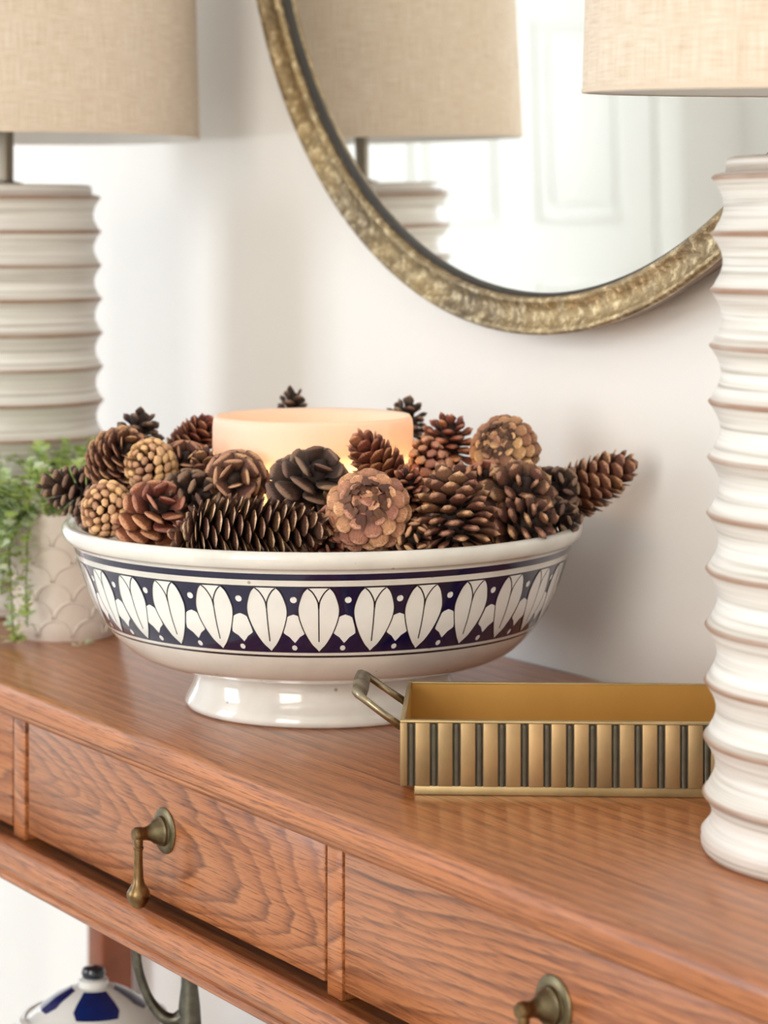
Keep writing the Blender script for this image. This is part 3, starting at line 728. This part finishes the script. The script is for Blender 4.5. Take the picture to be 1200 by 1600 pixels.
# local: x along, y to the back (local +y = away from the camera)
box('tray_floor', (.003, TL - .003, .003, TD - .003, TB, TB + .003), M['brass_in'], tray)
box('foot_plinth', (.0085, TL - .0085, .004, TD - .004, 0, TB), M['brass_edge'], tray, bev=.0006)
for nm, b in (('groove_backing', (.0025, TL - .0025, .0022, .0030, TB, THH - .002)), ('groove_backing', (.0025, TL - .0025, TD - .0030, TD - .0022, TB, THH - .002))):
    box(nm, b, M['groove'], tray)
for b in ((.003, TL - .003, .0030, .0042, TB, THH - .0006), (.003, TL - .003, TD - .0042, TD - .0030, TB, THH - .0006), (.0012, .0030, .003, TD - .003, TB, THH - .0006), (TL - .003, TL - .0012, .003, TD - .003, TB, THH - .0006)):
    box('inner_wall', b, M['brass_in'], tray)
boxes('rim', [(0, TL, 0, .0042, THH - .0016, THH), (0, TL, TD - .0042, TD, THH - .0016, THH), (0, .003, .0042, TD - .0042, THH - .0016, THH), (TL - .003, TL, .0042, TD - .0042, THH - .0016, THH)], M['brass_edge'], tray, bev=.0005)
x = .0046
slats = [(0, x)]
while x + pitch < TL: slats.append((x + gw, x + pitch)); x += pitch
slats.append((x + gw, TL))
for a, b in slats:
    if b - a < .001: continue
    box('slat', (a, b, .0, .0024, TB, THH - .0014), M['brass'], tray, bev=.0005)
    box('slat', (a, b, TD - .0024, TD, TB, THH - .0014), M['brass'], tray, bev=.0005)
box('end_panel', (0, .0012, .0024, TD - .0024, TB, THH - .0014), M['brass'], tray)
box('end_panel', (TL - .0012, TL, .0024, TD - .0024, TB, THH - .0014), M['brass'], tray)
# rods standing in the flutes, rounded at the top
rod = None
x = .0046 + gw / 2
while x < TL:
    for yy in (.0016, TD - .0016):
        if rod is None: rod, _ = lathe_me('flute_rod', [(0, 0), (.0016, 0), (.0016, .036), (.0011, .0378), (0, .0385)], 10); rod.materials.append(M['groove'])
        o = bpy.data.objects.new('flute_rod', rod); COL.objects.link(o); o.parent = tray; o.location = (x, yy, TB); o.scale = (1, .6, 1)
    x += pitch
# loop handle at the left end: a flat bar bent to a rectangle, rising outwards
for sx_, x_at in ((-1, 0.0), (1, TL)):
    y0, y1, out, rise = .022, .100, .027, .0185
    pts = [(x_at, y0, .038), (x_at + sx_ * out * .45, y0 + .001, .038 + rise * .45), (x_at + sx_ * out * .92, y0 + .003, .038 + rise * .95), (x_at + sx_ * out, y0 + .008, .038 + rise),
           (x_at + sx_ * out, (y0 + y1) / 2, .038 + rise * 1.02), (x_at + sx_ * out, y1 - .008, .038 + rise), (x_at + sx_ * out * .92, y1 - .003, .038 + rise * .95), (x_at + sx_ * out * .45, y1 - .001, .038 + rise * .45), (x_at, y1, .038)]
    link('handle', tube_me('handle', pts, [.0046, .0040, .0042, .0054, .0062, .0054, .0042, .0040, .0046], 8, 0.55), M['pewter'], tray)

# ------------------------------------------------------------------ potted plant
M['pot'] = plain('embossed_ceramic', srgb(226, 214, 202), 0.3, coat=0.2, nscale=20, namp=0.03)
M['soil'] = plain('potting_soil', srgb(52, 40, 30), 0.95, nscale=90, namp=0.3)
def leafmat(name, c1, c2):
    m, nt, b = newmat(name); f = noise(nt, coords(nt), 35, 3)
    nt.links.new(ramp(nt, f, [(0.35, c1), (0.65, c2)]), b.inputs['Base Color']); b.inputs['Roughness'].default_value = 0.5
    b.inputs['Subsurface Weight'].default_value = 0.0
    tr = N(nt, 'ShaderNodeBsdfTranslucent'); tr.inputs[0].default_value = c2
    mx = N(nt, 'ShaderNodeMixShader'); mx.inputs[0].default_value = 0.3
    nt.links.new(b.outputs[0], mx.inputs[1]); nt.links.new(tr.outputs[0], mx.inputs[2]); nt.links.new(mx.outputs[0], nt.nodes['Material Output'].inputs[0]); return m
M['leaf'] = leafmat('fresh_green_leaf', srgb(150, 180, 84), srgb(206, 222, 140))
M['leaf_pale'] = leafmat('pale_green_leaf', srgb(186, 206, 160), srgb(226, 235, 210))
M['stem'] = plain('green_stem', srgb(120, 140, 70), 0.6)
pc = at(105, 1000, 2.080)
plant = empty('potted_plant', (pc.x, pc.y, T), 'small trailing green plant in an embossed off-white pot', 'plant')
HP = 0.113; rp = lambda z: .0430 + (.0545 - .0430) * (z / HP)
lathe('pot', [(0, .004), (.038, .004), (.039, 0), (.0415, 0), (.0430, .0015)] + [(rp(HP * k / 8), HP * k / 8) for k in range(1, 9)] + [(rp(HP) - .0006, HP + .0012), (rp(HP) - .0030, HP + .0008), (.049, HP - .012), (.046, HP - .016)], M['pot'], plant, 64)
lathe('soil', [(.0475, HP - .014), (.03, HP - .011), (0, HP - .010)], M['soil'], plant, 32)
na = 9
for row in range(7):
    zc = .004 + row * .0155; ha = PI / na
    pts = []
    for k in range(13):
        q = PI * k / 12; z = min(HP - .002, zc + .0145 * math.sin(q)); a = -ha * math.cos(q) * .93
        r = rp(z) + .0002; pts.append((r * math.cos(a), r * math.sin(a), z))
    am = tube_me('scallop', pts, .0010, 6); am.materials.append(M['pot']); am.polygons.foreach_set('use_smooth', [True] * len(am.polygons))
    for k in range(na):
        o = bpy.data.objects.new('scallop', am); COL.objects.link(o); o.parent = plant; o.rotation_euler = (0, 0, (k + .5 * (row % 2)) * 2 * PI / na)
rgp = random.Random(11)
def leaf_add(V, F, p, d, size, roll):
    w_ = p + d.normalized() * size * .5 + pc - lamp_l.location; w_.z = 0
    if w_.length < .106: p = p + w_.normalized() * (.106 - w_.length)
    d = d.normalized(); s = d.cross(Vector((rgp.uniform(-.3, .3), rgp.uniform(-.3, .3), 1))).normalized(); n = s.cross(d)
    b0 = len(V)
    for t, w, h in ((0, .05, 0), (.3, .42, .06), (.65, .46, .08), (1, .06, -.02)):
        c = p + d * size * t + n * size * h
        V.append(c - s * size * w + n * size * .10 * w); V.append(c); V.append(c + s * size * w + n * size * .10 * w)
    for i in range(3):
        for k in range(2): a = b0 + i * 3 + k; F.append((a, a + 1, a + 4, a + 3))
LV = {0: ([], []), 1: ([], [])}; stems = []
def grow(p0, d0, length, droop, n, pale):
    p = Vector(p0); d = Vector(d0).normalized(); pts = [p.copy()]
    for k in range(n):
        d = (d + Vector((rgp.uniform(-.12, .12), rgp.uniform(-.12, .12), -droop))).normalized(); p = p + d * (length / n)
        rr = math.hypot(p.x, p.y)
        if p.z < HP + .004 and rr < rp(max(0, min(HP, p.z))) + .006:      # hang outside the pot wall
            kk = (rp(max(0, min(HP, p.z))) + .006) / max(rr, 1e-4); p.x *= kk; p.y *= kk
        p.z = max(p.z, .004)
        w_ = Vector((p.x + pc.x - lamp_l.location.x, p.y + pc.y - lamp_l.location.y, 0))
        if w_.length < .100: p = p + w_.normalized() * (.100 - w_.length)
        pts.append(p.copy())
        for q in range(3):
            a = rgp.uniform(0, 2 * PI); ld = Vector((math.cos(a), math.sin(a), rgp.uniform(-.2, .9)))
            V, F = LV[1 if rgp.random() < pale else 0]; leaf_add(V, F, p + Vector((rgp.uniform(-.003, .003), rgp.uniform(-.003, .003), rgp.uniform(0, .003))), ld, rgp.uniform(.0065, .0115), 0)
    stems.append(pts)
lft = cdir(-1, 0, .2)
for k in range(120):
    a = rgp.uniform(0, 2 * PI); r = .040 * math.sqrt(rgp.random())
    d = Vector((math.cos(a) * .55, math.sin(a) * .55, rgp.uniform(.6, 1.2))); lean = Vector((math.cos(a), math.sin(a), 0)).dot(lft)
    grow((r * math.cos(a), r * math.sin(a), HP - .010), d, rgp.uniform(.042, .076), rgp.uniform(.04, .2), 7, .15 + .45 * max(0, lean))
for k in range(34):
    a = math.atan2(lft.y, lft.x) + rgp.uniform(-.8, .9)
    d = Vector((math.cos(a), math.sin(a), rgp.uniform(.3, .9)))
    grow((.035 * math.cos(a), .035 * math.sin(a), HP - .008), d, rgp.uniform(.05, .085), rgp.uniform(.3, .5), 9, .55)
for da, ln in ((-.15, .16), (.25, .145), (.55, .10)):
    a = math.atan2(lft.y, lft.x) + da + .5
    grow((.045 * math.cos(a), .045 * math.sin(a), HP - .002), Vector((math.cos(a), math.sin(a), .3)), ln, .7, 16, .4)
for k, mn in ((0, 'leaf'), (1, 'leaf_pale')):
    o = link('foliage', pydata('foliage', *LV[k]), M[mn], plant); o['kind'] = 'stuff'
bmv, bmf = [], []
for pts in stems:
    me = tube_me('s', pts, .0007, 4); b0 = len(bmv); bmv += [v.co.copy() for v in me.vertices]; bmf += [tuple(i + b0 for i in p.vertices) for p in me.polygons]; bpy.data.meshes.remove(me)
o = link('stems', pydata('stems', bmv, bmf), M['stem'], plant); o['kind'] = 'stuff'
# two leaf sprigs lying on the table beside the pot
for (px, py, lab) in ((16, 980, 'pale green leaf sprig fallen on the table left of the pot'), (128, 1011, 'tiny green leaf sprig fallen in front of the pot')):
    h = CAM.z - T; D = h * FPX / (py - YH); p = at(px, py, D)
    V, F = [], []
    for q in range(4): leaf_add(V, F, Vector((rgp.uniform(-.005, .005), rgp.uniform(-.005, .005), .0015)), Vector((rgp.uniform(-1, 1), rgp.uniform(-1, 1), .25)), .0085, 0)
    o = link('leaf_sprig', pydata('leaf_sprig', V, F), M['leaf_pale']); o.location = p; tag(o, lab, 'leaf')

# ------------------------------------------------------------------ things on the lower shelf
def delft():
    m, nt, b = newmat('blue_and_white_porcelain')
    f = noise(nt, coords(nt, (1, 1, 1)), 26, 2, 0.4, 1.2)
    c = ramp(nt, f, [(0.44, srgb(226, 226, 224)), (0.47, srgb(150, 170, 200)), (0.50, srgb(18, 42, 112)), (0.62, srgb(14, 36, 104)), (0.66, srgb(222, 224, 224))])
    nt.links.new(c, b.inputs['Base Color']); b.inputs['Roughness'].default_value = 0.12; b.inputs['Coat Weight'].default_value = 0.5; return m
M['delft'] = delft(); M['jar_white'] = plain('porcelain_white', srgb(226, 225, 220), 0.12, coat=.5); M['jar_blue'] = plain('porcelain_blue', srgb(14, 38, 100), 0.12, coat=.5, nscale=40, namp=.2)
M['jar_dark'] = plain('dark_blue_knob', srgb(22, 32, 44), 0.2, coat=.4)
jp = at(146, 1510, 1.95); SHZ = T - .60
jar = empty('ginger_jar', (jp.x, jp.y, SHZ), 'blue and white porcelain lidded jar under the table', 'jar')
JT = jp.z - SHZ                                         # height of the knob top
lathe('jar_body', [(0, 0), (.055, 0), (.058, .004), (.062, .03), (.085, .10), (.105, .18), (.110, .225), (.104, .262), (.086, JT - .062), (.062, JT - .050), (.0575, JT - .046), (.0565, JT - .040), (0, JT - .040)], M['delft'], jar, 64)
lid = lathe('lid', [(.058, JT - .0445), (.060, JT - .042), (.059, JT - .039), (.0545, JT - .0375), (.0535, JT - .0385), (.0500, JT - .0370), (.0420, JT - .0310), (.030, JT - .0225), (.0160, JT - .0155), (.0122, JT - .0150), (.0116, JT - .0100), (.0085, JT - .0085)], M['jar_white'], jar, 48)
# painted blue fields on the lid's dome
V, F = [], []
domep = [(.0420, JT - .0310), (.036, JT - .02675), (.030, JT - .0225), (.023, JT - .0190), (.0172, JT - .0160)]
for k in range(4):
    a0 = k * PI / 2 - .38; b0 = len(V)
    for r, z in domep:
        for c in range(9):
            a = a0 + (c / 8 - .5) * (1.05 if r < .04 else .8); V.append(((r + .0003) * math.cos(a), (r + .0003) * math.sin(a), z + .0004))
    for i in range(4):
        for c in range(8): q = b0 + i * 9 + c; F.append((q, q + 1, q + 10, q + 9))
link('painted_field', pydata('painted_field', V, F), M['jar_blue'], lid)
lathe('knob', [(.0080, JT - .0095), (.0092, JT - .0075), (.0098, JT - .0045), (.0085, JT - .0012), (.005, JT), (0, JT)], M['jar_dark'], lid, 24)
M['iron'] = metal('dark_pewter_iron', srgb(66, 64, 58), srgb(122, 120, 108), 0.42, 50, 0.25)
ip = at(296, 1560, 1.80)
iron = empty('metal_candlestick', (ip.x, ip.y, SHZ), 'dark pewter candlestick with a curved arm beside the porcelain jar', 'candlestick')
IZ = ip.z - SHZ
lathe('base', [(0, 0), (.06, 0), (.062, .004), (.05, .012), (.02, .022), (.011, .03), (.009, .04)], M['iron'], iron, 32)
lathe('post', [(.009, .04), (.008, .15), (.0085, IZ - .06), (.0095, IZ - .03), (.0080, IZ - .005), (.0062, IZ + .01), (.0062, IZ + .03), (.011, IZ + .036), (.016, IZ + .05), (.016, IZ + .06), (0, IZ + .058)], M['iron'], iron, 24)
lc = RGT * -1
pl_ = [(0, -.012), (.010, -.020), (.020, -.017), (.029, -.006), (.035, .008), (.0385, .022), (.0395, .040), (.0385, .052)]
link('arm', tube_me('arm', [(lc.x * a, lc.y * a, IZ + z + .004) for a, z in dense(pl_, 3)], [.0062 - .0028 * min(1, k / 10) for k in range(22)], 10), M['iron'], iron)
